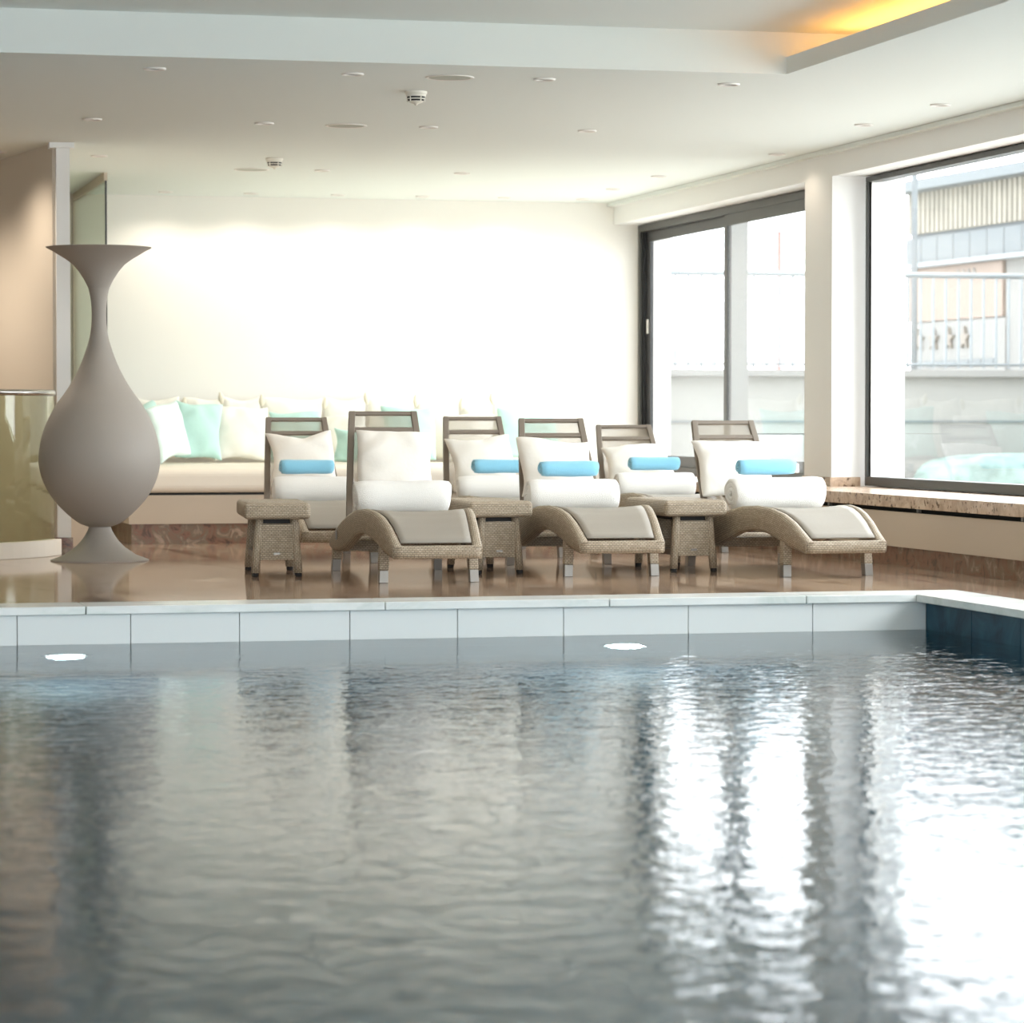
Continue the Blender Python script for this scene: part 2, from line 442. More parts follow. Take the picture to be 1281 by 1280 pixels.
# window 2: sliding window at the back
def window_sliding():
    w = thing('window_2', 'sliding dark-framed window beside the back wall', None, (XF, 22.7, .43)); w['kind'] = 'structure'
    def put(mb, name, mat, par=None, **k):
        o = mb.build(name, mat, par or w, **k)
        if not par: o.location = (-XF, -22.7, -.43)
        return o
    ya, yb = 20.25, YB
    f = MB()
    f.box(XF, XF+.1, ya, yb, 2.455, 2.515); f.box(XF-.0, XF+.1, ya, yb, .431, .49); f.box(XF, XF+.02, yb-.07, yb, .49, 2.46)
    put(f, 'window_frame', 'frame', bevel=.003)
    f = MB(); f.box(XF+.02, XF+.09, yb-.10, yb-.0, .49, 2.46); put(f, 'side_track', 'frame2')
    s1 = MB(); x = XF+.005     # near sash (in front)
    s1.box(x, x+.025, ya, 22.70, 2.368, 2.455); s1.box(x, x+.025, ya, 22.70, .49, .58); s1.box(x, x+.025, 22.62, 22.70, .58, 2.368); s1.box(x, x+.025, ya, ya+.1, .58, 2.368)
    put(s1, 'sliding_sash', 'frame', bevel=.003)
    s2 = MB(); x = XF+.045
    s2.box(x, x+.03, 22.72, yb-.1, 2.37, 2.455); s2.box(x, x+.03, 22.72, yb-.1, .49, .58); s2.box(x, x+.03, yb-.22, yb-.10, .58, 2.37); s2.box(x, x+.03, 22.72, 22.80, .58, 2.37)
    put(s2, 'fixed_sash', 'frame2', bevel=.003)
    p = MB(); p.box(XF+.014, XF+.020, ya+.1, 22.62, .58, 2.368); p.box(XF+.057, XF+.063, 22.80, yb-.22, .58, 2.37)
    put(p, 'glass_pane', 'pane')
    h = MB(); h.box(XF+.030, XF+.045, yb-.185, yb-.155, 1.60, 1.72); o = put(h, 'handle', 'ringw', bevel=.004); o['label'] = 'small white window handle'
window_sliding()

# light enters as daylight: portals on the two windows and the added near one
def near_portal():
    l = bpy.data.lights.new('added_window_daylight', 'AREA'); l.shape = 'RECTANGLE'; l.size = 12.5; l.size_y = 2.5; l.cycles.is_portal = True  # portal for the unseen added near window
    o = bpy.data.objects.new('added_window_daylight', l); COL.objects.link(o); o.location = (.3, YR-.25, 1.3); o.rotation_euler = (radians(90), 0, 0)
near_portal()
def portal(name, y0, y1, z0, z1):
    l = bpy.data.lights.new(name, 'AREA'); l.shape = 'RECTANGLE'; l.size = y1-y0; l.size_y = z1-z0
    l.cycles.is_portal = True
    o = bpy.data.objects.new(name, l); COL.objects.link(o)
    o.location = (7.66, (y0+y1)/2, (z0+z1)/2); o.rotation_euler = (radians(90), 0, radians(90))
portal('window_daylight', -1, 19.6, .43, 2.52); portal('sliding_window_daylight', 20.2, 25.05, .43, 2.52)

# ------------------------------------------------------------------ ceiling fittings
def downlight():
    t = thing('downlight', '', 'ceiling light')
    r = MB().lathe([(.041, -.001), (.042, -.006), (.052, -.010), (.059, -.007), (.060, .0)], 28)
    r.build('trim_ring', 'ringw', t)
    r = MB().lathe([(.041, -.002), (.033, -.0015), (.018, -.001), (.0005, -.001)], 24); r.build('reflector', 'lampin', t)
    r = MB().lathe([(.013, -.0012), (.013, -.0022), (.0003, -.0022)], 16); r.build('lamp', 'bulb', t)
    return t
rows = []
dl = [(x, 15.93, 'front') for x in (2.05, 3.09, 4.13, 5.16)] + [(x, 18.72, 'middle') for x in (2.03, 3.08, 4.11, 5.13)] + \
     [(x, 22.2, 'rear') for x in (4.08, 5.125)] + [(x, 24.6, 'wall') for x in (3.25, 3.94, 4.65, 5.35, 6.04)] + \
     [(6.68, 16.68, 'win'), (6.68, 17.93, 'win'), (6.85, 20.08, 'win'), (6.62, 22.12, 'win'), (6.64, 23.45, 'win'), (6.71, 24.6, 'win'), (2.36, 21.33, 'post'), (1.66, 21.2, 'part')]
ordn = ['leftmost', 'second from left', 'third from left', 'rightmost']
ord5 = ['leftmost', 'second from left', 'middle', 'fourth from left', 'rightmost']
winl = ['nearest to the pool', 'second from the pool', 'third from the pool', 'fourth from the pool, beyond the pillar', 'fifth from the pool', 'farthest, by the back corner']
proto = downlight(); cnt = {}
for i, (x, y, kd) in enumerate(dl):
    k = cnt.get(kd, 0); cnt[kd] = k+1
    lab = {'front': lambda: 'round recessed downlight in the row just behind the ceiling step, ' + ordn[k],
           'middle': lambda: 'round recessed downlight in the middle row over the loungers, ' + ordn[k],
           'rear': lambda: 'round recessed downlight behind the far smoke detector, ' + ('left' if k == 0 else 'right') + ' of two',
           'wall': lambda: 'small recessed downlight in the row along the back wall, ' + ord5[k],
           'win': lambda: 'recessed downlight in the line beside the windows, ' + winl[k],
           'post': lambda: 'recessed downlight just right of the white end post',
           'part': lambda: 'recessed downlight over the beige partition at the left edge'}[kd]()
    o = proto if i == 0 else dup(proto)
    o.location = (x, y, ZC-.0005); o['label'] = lab; o['group'] = 'recessed downlights in the ceiling'
def speaker():
    t = thing('ceiling_speaker', '', 'speaker')
    MB().lathe([(.112, -.001), (.124, -.006), (.130, -.002), (.130, 0)], 36).build('rim', 'ringw', t)
    MB().lathe([(.112, -.003), (.0005, -.004)], 36).build('grille', 'grille', t)
    return t
sp = speaker()
for i, (x, y, lb) in enumerate(((3.624, 15.98, 'round flush ceiling speaker nearest the ceiling step'), (3.60, 18.77, 'round flush ceiling speaker between the two smoke detectors'), (3.57, 22.26, 'round flush ceiling speaker beyond the far smoke detector'))):
    o = sp if i == 0 else dup(sp); o.location = (x, y, ZC-.0005); o['label'] = lb; o['group'] = 'flush speakers in the ceiling'
def detector():
    t = thing('smoke_detector', '', 'smoke detector')
    MB().lathe([(.062, 0), (.062, -.012), (.058, -.018), (.055, -.018)], 28).build('base', 'plastic', t)
    b = MB()
    b.lathe([(.055, -.016), (.056, -.028), (.050, -.029)], 28)
    b.lathe([(.052, -.038), (.050, -.043), (.044, -.044)], 28)
    b.lathe([(.043, -.053), (.034, -.062), (.010, -.068), (.008, -.076), (.0005, -.077)], 28)
    for k in range(5):
        a = k*2*pi/5-1.2
        b.box(-.003+.049*cos(a), .003+.049*cos(a), -.003+.049*sin(a), .003+.049*sin(a), -.056, -.026)
    b.build('body', 'plastic', t)
    MB().lathe([(.051, -.026), (.0495, -.036), (.044, -.050), (.038, -.056), (.0005, -.057)], 24).build('sensor_chamber', 'rubber_gap_shade', t)
    return t
sd = detector()
for i, (x, y, lb) in enumerate(((3.60, 16.72, 'white smoke detector hanging nearest the ceiling step'), (3.57, 21.26, 'smaller-looking white smoke detector farther back, left of centre'))):
    o = sd if i == 0 else dup(sd); o.location = (x, y, ZC-.0005); o['label'] = lb; o['group'] = 'smoke detectors on the ceiling'

# ------------------------------------------------------------------ glass screen at left (floor to ceiling) and balustrade
t = thing('glass_screen', 'clear floor-to-ceiling glass screen at the left end of the daybed', 'glass screen', (2.57, 23.9, 0))
MB().box(-.006, .006, -1.1, 1.14, .01, 2.64).build('pane', 'screen', t)
MB().box(-.012, .012, -1.1, 1.14, 2.64, 2.70).build('top_channel', 'panel', t)
MB().box(-.007, .007, -1.108, -1.1, .01, 2.64).build('dark_edge', 'frame2', t)
MB().box(-.012, .012, 1.135, 1.145, .01, 2.64).build('wall_channel', 'panel', t)

def arc(c, r, a0, a1, n): return [(c[0]+r*cos(radians(a0+(a1-a0)*i/n)), c[1]+r*sin(radians(a0+(a1-a0)*i/n))) for i in range(n+1)]
def arc_wall(m, c, r0, r1, a0, a1, z0, z1, n=40):
    A = arc(c, r0, a0, a1, n); B = arc(c, r1, a0, a1, n)
    m.rings([[(A[i][0], A[i][1], z0), (B[i][0], B[i][1], z0), (B[i][0], B[i][1], z1), (A[i][0], A[i][1], z1)] for i in range(n+1)], smooth=False)
    return m
bc = (.93, 20.47); br = 1.09; a0, a1 = -16, -190
t = thing('balustrade', 'curved glass balustrade with steel handrail on a cream kerb', 'balustrade')
arc_wall(MB(), bc, br-.09, br, a0, a1, 0, .105).build('kerb', 'mattress', t, bevel=.004)
arc_wall(MB(), bc, br-.055, br-.043, a0-1, a1, .105, 1.04).build('glass_panel', 'balglass', t)
A = arc(bc, br-.049, a0, a1, 60)
mb = MB().tube([(x, y, 1.055) for x, y in A], .021, 12); o = mb.build('handrail', 'steel', t); o['label'] = 'brushed steel handrail'

# glass panel fixed to the window pillar behind the right-hand lounger
t = thing('draught_screen', 'clear glass draught panel fixed to the window pillar behind the lounger', 'glass panel', (6.84, 19.95, .43))
MB().box(-.19, .17, 0, .008, .0, .35).build('pane', 'pane', t)
MB().box(-.19, .17, -.002, .010, .35, .356).build('top_edge', 'frame', t)
MB().box(.085, .13, -.012, .0, .085, .15).build('clamp', 'steel', t, bevel=.003)

# ------------------------------------------------------------------ big vase
t = thing('floor_vase', 'giant matt taupe flared vase standing on the deck at left', 'vase', (2.13, 19.30, 0))
k = .00503
foot = [(.305, 0), (.307, .006), (.29, .012), (45*k, .036), (30*k, .088), (23*k, .125), (18.5*k, .158), (15*k, .19), (13.2*k, .218), (13*k, .225)]
MB().lathe(foot, 72).build('foot', 'vase', t)
Y2Z = lambda y: .9 + (522-y)*.00503
prof_px = [(12.5, 659), (24, 655), (34, 648), (46, 637), (56, 626), (65.5, 611), (71.5, 597), (74.5, 583), (75, 571), (73.5, 558), (69.5, 541), (63.5, 526), (54.5, 509), (46, 497), (37, 484), (29, 470), (22, 455), (16.5, 440), (12.5, 427), (10.2, 415), (9.1, 403), (9, 391), (9.8, 379), (11.8, 367), (15.4, 355), (20.5, 345), (27.5, 336), (36, 329), (46, 322.5), (56, 317), (64, 313), (65.3, 312), (63.5, 312.6), (50, 321), (32, 333), (18, 352), (10, 372), (7, 400)]
# smooth the profile with a Catmull-Rom pass
pr = []
for i in range(len(prof_px)-1):
    p0 = prof_px[max(0, i-1)]; p1 = prof_px[i]; p2 = prof_px[i+1]; p3 = prof_px[min(len(prof_px)-1, i+2)]
    for s_ in (0, .5):
        q = [.5*(2*p1[d]+(p2[d]-p0[d])*s_+(2*p0[d]-5*p1[d]+4*p2[d]-p3[d])*s_*s_+(3*p1[d]-p0[d]-3*p2[d]+p3[d])*s_**3) for d in (0, 1)]
        pr.append((q[0]*k, Y2Z(q[1])))
MB().lathe(pr, 96).build('body', 'vase', t)

# ------------------------------------------------------------------ loungers
TOP = [(0,.205),(.04,.226),(.1,.258),(.2,.312),(.32,.356),(.45,.382),(.6,.393),(.8,.384),(1.03,.352),(1.3,.305),(1.5,.262),(1.65,.222),(1.73,.19),(1.76,.165)]
BOT = [(.012,.140),(.04,.142),(.1,.148),(.2,.163),(.32,.195),(.45,.232),(.6,.255),(.76,.240),(.92,.197),(1.1,.153),(1.3,.128),(1.55,.120),(1.68,.124),(1.74,.138)]
WID = [(0,.244),(.1,.252),(.3,.272),(.6,.312),(.85,.328),(1.2,.332),(1.76,.322)]
def interp(T, y):
    if y <= T[0][0]: return T[0][1]
    for (a, za), (b, zb) in zip(T, T[1:]):
        if y <= b: return za+(zb-za)*(y-a)/(b-a)
    return T[-1][1]
HW = .275
def lounger_frame():
    m = MB()
    for s in (-1, 1):
        R = []
        for (ty, tz), (by, bz) in zip(TOP, BOT):
            dy, dz = ty-by, tz-bz
            prof = [(-.027, .14), (-.027, .86), (-.018, .97), (0, 1.0), (.018, .97), (.027, .86), (.027, .14), (.018, .03), (0, 0), (-.018, .03)]
            R.append([(s*(interp(WID, ty)-.027)+px_, by+dy*f_, bz+dz*f_) for px_, f_ in prof])
        m.rings(R)
    # foot rail and rear rail
    for yc, z0, z1, w_ in ((.026, .140, .210, .237), (1.70, .128, .195, .305)):
        prof = [(-.028, .2), (-.028, .8), (-.016, 1), (.016, 1), (.028, .8), (.028, .2), (.016, 0), (-.016, 0)]
        R = [[(x, yc+a, z0+(z1-z0)*b_) for a, b_ in prof] for x in [-w_+2*w_*i/12 for i in range(13)]]
        m.rings(R)
    # cross rail between the rear legs
    m.box(-.28, .28, 1.36, 1.41, .125, .18)
    return m
def sling():
    m = MB(); R = []
    ys = [.052+i*(1.56-.052)/34 for i in range(35)]
    for y in ys:
        z = interp(TOP, y)-.008; hw = interp(WID, y)-.056
        R.append([(x*hw, y, z-.012*(1-x*x)*min(1, (y-.06)*4)) for x in [-1+j*.2 for j in range(11)]])
    m.rings(R, closed=False); return m
def leg(s, front):
    m = MB(); y = .30 if front else 1.62; x = s*(interp(WID, y)-.031)
    zt = interp(BOT, y)+.05; zb = .068; w = .026; d = .03
    sl = -.022 if front else .02; sx = .010*s
    def q(z, gx=0):
        f = 1-z/zt
        return [(x+sx*f-w-gx, y+sl*f-d-gx, z), (x+sx*f+w+gx, y+sl*f-d-gx, z), (x+sx*f+w+gx, y+sl*f+d+gx, z), (x+sx*f-w-gx, y+sl*f+d+gx, z)]
    m.hexa(q(zb)+q(zt))
    c = MB(); c.hexa(q(0, -.002)+q(zb, -.002))
    p = MB(); p.hexa(q(-.0, .0)+q(.008, .0))
    return m, c, p
BL = .70
def backrest(theta):
    """rails, bars and mesh of a raised backrest, in lounger coordinates"""
    y0, z0 = 1.50, .285
    st, ct = sin(theta), cos(theta)
    def pt(u, s_, off=0):          # u across, s_ along, off normal (towards the foot = negative)
        bow = .02*sin(pi*s_/BL)
        return (u, y0+s_*st-(off-bow)*ct, z0+s_*ct+(off-bow)*st)
    hw = lambda s_: .262-.060*min(1, s_/BL)
    m = MB()
    for sg in (-1, 1):
        R = []
        for i in range(13):
            s_ = -.05+(BL+.05)*i/12; c = sg*(hw(max(0, s_))-.018)
            R.append([pt(c-.019, s_, -.012), pt(c+.019, s_, -.012), pt(c+.019, s_, .016), pt(c-.019, s_, .016)])
        m.rings(R, smooth=False)
    for sa, sb in ((BL-.024, BL), (BL-.125, BL-.098)):
        w = hw(sb)-.02
        m.hexa([pt(-w, sa, -.010), pt(w, sa, -.010), pt(w, sa, .012), pt(-w, sa, .012), pt(-w, sb, -.010), pt(w, sb, -.010), pt(w, sb, .012), pt(-w, sb, .012)])
    f = MB(); R = []
    for i in range(15):
        s_ = .0+(BL-.012)*i/14; w = hw(s_)-.028
        R.append([pt(u*w, s_, 0.006*(1-u*u)) for u in (-1, -.5, 0, .5, 1)])
    f.rings(R, closed=False)
    return m, f, pt
slg_me = None
def make_lounger(label, loc, rz, th):
    t = thing('sun_lounger', label, 'sun lounger', loc, rz, 'wicker sun loungers on the pool deck')
    global parts
    if parts is None:
        fr = lounger_frame().build('wicker_frame', 'wicker', t)
        sl = sling().build('seat_sling', 'sling', t, solid=.008)
        legs = []
        for s in (-1, 1):
            for fr_ in (True, False):
                a, b, c = leg(s, fr_)
                lo = a.build('leg', 'wicker', t, bevel=.006)
                co = b.build('foot_cap', 'cap', lo, bevel=.002); co['label'] = 'grey metal foot cap'
                legs.append(lo)
        hd = MB().box(-.336, -.328, 1.42, 1.432, .19, .245).build('adjuster', 'cap', t, bevel=.001)
        parts = [fr, sl, hd] + legs
    else:
        for p in parts:
            c = p.copy(); COL.objects.link(c); c.parent = t
            for g_ in p.children:
                d = g_.copy(); COL.objects.link(d); d.parent = c
    a, b, pt = backrest(th)
    bf = a.build('backrest_frame', 'taupe', t, bevel=.004)
    b.build('back_mesh', 'meshfab', bf)
    return t, pt
parts = None

def cushion_mb(w, h, th, seed=0, ear=.10, wr=.01, n=22, dip=0):
    rnd = random.Random(seed); ph = [rnd.uniform(0, 6.28) for _ in range(8)]
    m = MB()
    def P(u, v, sgn):
        ex = 1-ear*(1-v*v)*abs(u)**1.5; ey = 1-ear*(1-u*u)*abs(v)**1.5
        x = w/2*u*ex; z = h/2*v*ey
        a = max(0., (1-u*u)*(1-v*v)); y = sgn*th/2*a**.38
        rr = max(abs(u), abs(v))
        y += sgn*wr*(sin(5*u+ph[0]+3*v)*.5+sin(9*v-4*u+ph[1])*.35+sin(13*(u*v)+ph[2])*.5)*a**.5*(.4+rr)
        z += .012*sin(3*u+ph[3])*abs(v); z -= dip*max(0, 1-abs(u-.1)/.75)*max(0, v)**2; x += .010*sin(3*v+ph[4])*abs(u)
        return (x, y, z)
    idx = {}
    for sgn in (-1, 1):
        for i in range(n+1):
            for j in range(n+1):
                u, v = -1+2*i/n, -1+2*j/n
                edge = i in (0, n) or j in (0, n)
                key = (i, j) if edge else (i, j, sgn)
                if key not in idx:
                    idx[key] = len(m.v); m.v.append(P(u, v, sgn))
    for sgn in (-1, 1):
        for i in range(n):
            for j in range(n):
                q = []
                for a, b in ((i, j), (i+1, j), (i+1, j+1), (i, j+1)):
                    q.append(idx[(a, b)] if (a in (0, n) or b in (0, n)) else idx[(a, b, sgn)])
                m.face(q, [(0, 0)]*4, True)
    return m
def cushion(name, mat, w, h, th, loc, rot, label, cat='pillow', group=None, seed=0, ear=.10, wr=.01, dip=0):
    o = cushion_mb(w, h, th, seed, ear, wr, dip=dip).build(name, mat, subsurf=1)
    o.location = loc; o.rotation_euler = rot; tag(o, label, cat, group); return o

def towel_roll(name, mat, length, R, pitch, loc, rz, label, group, seed=0, flat=1.0, fold=0):
    """a rolled towel: a spiral sheet extruded along x, layers bulging at the ends"""
    rnd = random.Random(seed); m = MB()
    turns = R/pitch-.35; n = int(turns*20); a0 = -pi*.35
    th = pitch*.80
    sheet = []
    for i in range(n+1):
        f = i/n; a = a0 - 2*pi*turns*(1-f); r = pitch*.35+(R-pitch*.45-pitch*.35)*f
        sheet.append((a, r, f))
    ph = [rnd.uniform(0, 6.28) for _ in range(4)]
    cols = []
    for (a, r, f) in sheet:
        ext = length/2*(1-.045*abs(sin(a*.5+ph[0]))) - .012*(f > .85)*(f-.85)/.15
        ring = []
        K = 10
        for kx in range(K+1):
            u = -1+2*kx/K
            x = u*ext
            sw = 1+.035*sin(u*2.3+ph[1])+.02*sin(u*6+ph[2]+a)
            end = max(0, abs(u)-.82)/.18
            rr = r*sw*(1-.10*end*end*f)
            ring.append((x, rr*cos(a), rr*sin(a)*flat))
        cols.append(ring)
    # both skins plus rims so that the sheet is closed
    b = len(m.v); K1 = len(cols[0])
    def off(i, kx, d):
        a, r, f = sheet[i]; x, y, z = cols[i][kx]; return (x, y+d*cos(a), z+d*sin(a)*flat)
    for i in range(n+1):
        top = [off(i, kx, th/2) for kx in range(K1)]; bot = [off(i, kx, -th/2) for kx in range(K1)][::-1]
        e1 = cols[i][-1]; e0 = cols[i][0]; e1 = (e1[0]+th*.35, e1[1], e1[2]); e0 = (e0[0]-th*.35, e0[1], e0[2])
        m.v += top+[e1]+bot+[e0]
    n2 = 2*K1+2
    for i in range(n):
        for j in range(n2):
            m.face([b+i*n2+j, b+i*n2+(j+1) % n2, b+(i+1)*n2+(j+1) % n2, b+(i+1)*n2+j], [(0, 0)]*4, True)
    m.face([b+j for j in range(n2)], None); m.face([b+n*n2+j for j in range(n2)], None)
    # soft core so the middle is not an open hole
    rc = pitch*.40
    m.tube([(-length/2+.02, 0, 0), (length/2-.02, 0, 0)], rc, 10)
    o = m.build(name, mat); o.location = loc; o.rotation_euler = (0, 0, rz); tag(o, label, 'towel', group)
    return o

# (id, foot-centre x, foot y, rotation deg, recline deg, labels)
LG = [
 ('L2', 3.575, 16.06, -2.0, 23, 'lounger second from left, in front, the only one without a blue towel'),
 ('L4', 4.715, 16.45, -2.2, 31, 'lounger in the middle of the front row, between two wicker tables'),
 ('L6', 5.925, 16.15, 3.8, 33, 'lounger at far right in front, beside the window ledge'),
 ('L1', 3.475, 18.30, -1.5, 30, 'lounger at far left in the back row, behind the leftmost table'),
 ('L3', 4.785, 18.72, -1.0, 29, 'lounger in the centre of the back row, behind the second table'),
 ('L5', 6.025, 19.20, -1.0, 38, 'lounger at right in the back row, before the sliding window'),
]
short = {'L2': 'the front lounger second from left', 'L4': 'the middle front lounger', 'L6': 'the rightmost lounger by the window ledge',
         'L1': 'the leftmost lounger', 'L3': 'the centre back-row lounger', 'L5': 'the right back-row lounger'}
TW = {  # towel: length, radius, dx, dy(local), tilt ; pillow: w, h, dx, roll ; blue: dx, length or None
 'L2': (.545, .113, -.005, 1.10, 0, (.49, .47, .04, 2, .03), None),
 'L4': (.55, .109, -.045, 1.08, 2, (.49, .45, -.02, 3, .01), (-.045, .36)),
 'L6': (.585, .113, .015, 1.06, 1, (.52, .43, -.02, 2, .03), (-.015, .37)),
 'L1': (.52, .104, .0, 1.10, 2, (.455, .43, .01, -2, .06), (-.03, .35)),
 'L3': (.52, .100, .0, 1.10, 0, (.47, .44, .02, -3, .01), (.04, .36)),
 'L5': (.56, .103, .0, 1.10, 1, (.50, .38, .03, -3, .035), (.02, .36)),
}
for i, (nm, x, y, rz, th, lb) in enumerate(LG):
    r_ = radians(rz)
    t, pt = make_lounger('taupe wicker ' + lb, (x, y, 0), r_, radians(th))
    def W(lx, ly, lz): return (x+lx*cos(r_)-ly*sin(r_), y+lx*sin(r_)+ly*cos(r_), lz)
    tl, tr, dx, ly, tilt, (pw, ph_, pdx, roll, up), blue = TW[nm]
    zs = interp(TOP, ly)-.013
    towel_roll('towel_roll', 'towel', tl, tr, .034, W(dx, ly, zs+tr+.006), r_+radians(tilt*.5), 'thick white rolled bath towel lying on ' + short[nm], 'white towel rolls on the loungers', seed=i, flat=.97)
    # pillow leaning on the backrest
    s_ = ph_/2+.075+up
    cx, cy, cz = pt(pdx, s_, .085)
    cushion('throw_pillow', 'white_cloth', pw, ph_, .15, W(cx, cy, cz), (-radians(th+3), radians(roll), r_), 'white square pillow leaning on the back of ' + short[nm], 'pillow', 'white pillows on the loungers', seed=10+i, ear=.10, wr=.010, dip=.035 if nm == 'L1' else .012)
    if blue:
        bx, bl = blue
        br_ = .052
        towel_roll('hand_towel', 'blue_towel', bl, br_, .019, W(bx, ly+.075, zs+2*tr+.006+br_-.010), r_+radians(tilt), 'small light-blue rolled towel atop the roll on ' + short[nm], 'blue hand towel rolls', seed=30+i)

# ------------------------------------------------------------------ side tables
def make_table():
    t = thing('side_table', '', 'side table')
    w, d = .375, .80      # top; origin at centre of footprint, front is -y
    MB().box(-w/2, w/2, -d/2-.02, d/2+.02, .325, .418).build('tabletop', 'wicker', t, bevel=.026, seg=4)
    hb, ht = .122, .098
    for s in (-1, 1):
        for e in (-1, 1):
            m = MB(); q = lambda z: (s*(hb+(ht-hb)*z/.325), e*(.365-.02*z/.325))
            def ring(z, r=.024): a, b = q(z); return [(a+r*cos(2*pi*j/12), b+r*sin(2*pi*j/12), z) for j in range(12)]
            m.rings([ring(z) for z in (.022, .12, .22, .33)]); lo = m.build('leg', 'wicker', t)
            c = MB(); c.rings([ring(0, .017), ring(.003, .02), ring(.02, .02), ring(.024, .018)]); c.build('foot_cap', 'rubber_gap_shade', lo)
    for e in (-1, 1):
        m = MB(); x0, x1 = .100, .088; y = e*.355
        m.hexa([(-x0-.012, y-.012, .095), (x0+.012, y-.012, .095), (x0+.012, y+.012, .095), (-x0-.012, y+.012, .095), (-x1-.008, y-.012, .298), (x1+.008, y-.012, .298), (x1+.008, y+.012, .298), (-x1-.008, y+.012, .298)])
        m.build('end_panel', 'wicker', t, bevel=.004)
    for s in (-1, 1):
        m = MB(); m.box(s*.112-.008, s*.112+.008, -.35, .35, .11, .30) if s > 5 else m.box(s*.116-.009, s*.116+.009, -.35, .35, .10, .135)
        m.build('side_rail', 'taupe', t)
    m = MB(); m.box(-.085, .085, -.33, .33, .30, .33); m.build('under_frame_gap_shade', 'rubber_gap_shade', t)  # black colour stands in for shade in the gap under the top
    m = MB(); m.box(-.018, .018, -.372, -.367, .125, .137); m.build('maker_plate', 'cap', t)
    return t
tb = make_table()
for i, (x, y, rz, lb) in enumerate(((2.917, 17.46, -6, 'leftmost wicker side table, beside the leftmost lounger'), (4.17, 17.48, 0, 'wicker side table between the second and middle front loungers'), (5.31, 17.40, 0, 'wicker side table at right, between the middle front and rightmost loungers'))):
    o = tb if i == 0 else dup(tb); o.location = (x, y, 0); o.rotation_euler = (0, 0, radians(rz)); o['label'] = lb; o['group'] = 'wicker side tables'

# ------------------------------------------------------------------ daybed with cushions
DY = 21.70; ZM = .53
t = thing('daybed', 'long built-in cream daybed with stone plinth against the back wall', 'daybed', (4.6, DY, 0))
MB().box(-1.98, 2.0, .02, 3.34, 0, .142).build('plinth', 'plinth', t)
MB().box(-2.0, 2.02, 0, 3.34, .142, .345).build('base_panel', 'panel', t)
MB().box(-1.98, 2.0, .03, 3.3, .345, .362).build('shadow_gap', 'rubber_gap_shade', t)  # black strip drawn as the shade between base and mattress
MB().box(-2.0, 2.02, -.02, 3.34, .362, ZM).build('mattress', 'mattress', t, bevel=.05, seg=5)
# row of back cushions leaning on the wall
bx = [2.62, 3.02, 3.41, 3.73, 4.055, 4.57, 4.93, 5.337, 5.717, 5.99, 6.42]
pos = ['leftmost', 'second from left', 'third from left', 'fourth from left', 'fifth from left', 'sixth from left', 'seventh from left', 'eighth from left', 'ninth from left', 'rightmost']
for i, (a, b) in enumerate(zip(bx, bx[1:])):
    w = (b-a)
    cushion('back_cushion', 'cream_cloth', w, .53, .15, ((a+b)/2, 24.84+.012*(i % 2), ZM+.272), (-radians(8), 0, 0), 'cream cushion in the rear row against the back wall, ' + pos[i], 'cushion', 'cream back cushions on the daybed', seed=50+i, ear=.06, wr=.006)
    if i:
        # beige tie between neighbouring cushions
        k_ = MB(); R = []
        for q in range(9):
            z = q/8; rr = .008+.016*sin(pi*min(1, z*1.05))
            R.append([(rr*cos(2*pi*j/8), rr*.6*sin(2*pi*j/8), z*.10) for j in range(8)])
        k_.rings(R); o = k_.build('cushion_tie', 'tie'); o.location = (a, 24.80, 1.0-.02*(i % 3)); o.rotation_euler = (0, radians((i % 3-1)*9), 0)
        tag(o, 'beige fabric knot between the %s and %s rear cushions' % (pos[i-1].replace(' from left', ''), pos[i].replace(' from left', '')), 'cushion tie', 'beige knots along the rear cushions')
DP = [
 ('mint', .46, .46, 3.06, 24.22, -8, 58, 'dark-looking mint pillow at the left end, mostly behind the vase'),
 ('mintw', .46, .46, 3.17, 23.92, -10, 50, 'white and pale mint pillow leaning just right of the vase'),
 ('mint', .42, .48, 3.46, 24.30, 6, 14, 'plain mint pillow next to the white one right of the vase'),
 ('cream_cloth', .46, .46, 3.83, 24.45, 0, 0, 'plain cream pillow between the mint pillow and the leftmost lounger'),
 ('mint', .44, .42, 4.27, 24.46, 0, 0, 'mint pillow showing above the back of the leftmost lounger'),
 ('mint', .34, .28, 4.66, 23.95, 0, -20, 'small corner of a mint pillow low between the two left loungers'),
 ('cream_cloth', .36, .38, 4.66, 24.40, -4, -15, 'cream pillow seen between the two left loungers'),
 ('mint', .46, .46, 5.20, 24.42, 0, 0, 'mint pillow right of the front lounger second from left'),
 ('mint', .54, .44, 6.20, 24.42, 0, 4, 'mint pillow behind the middle front lounger'),
 ('cream_cloth', .44, .40, 5.70, 24.42, 0, 0, 'cream pillow behind the centre back-row lounger'),
]
for i, (mt, w, h, x, y, roll, yaw, lb) in enumerate(DP):
    cushion('daybed_pillow', mt, w, h, .15, (x, y, ZM+h/2+.008+abs(roll)*.002), (-radians(12), radians(roll), radians(yaw)), lb, 'pillow', 'loose pillows on the daybed', seed=80+i, ear=.08, wr=.010)

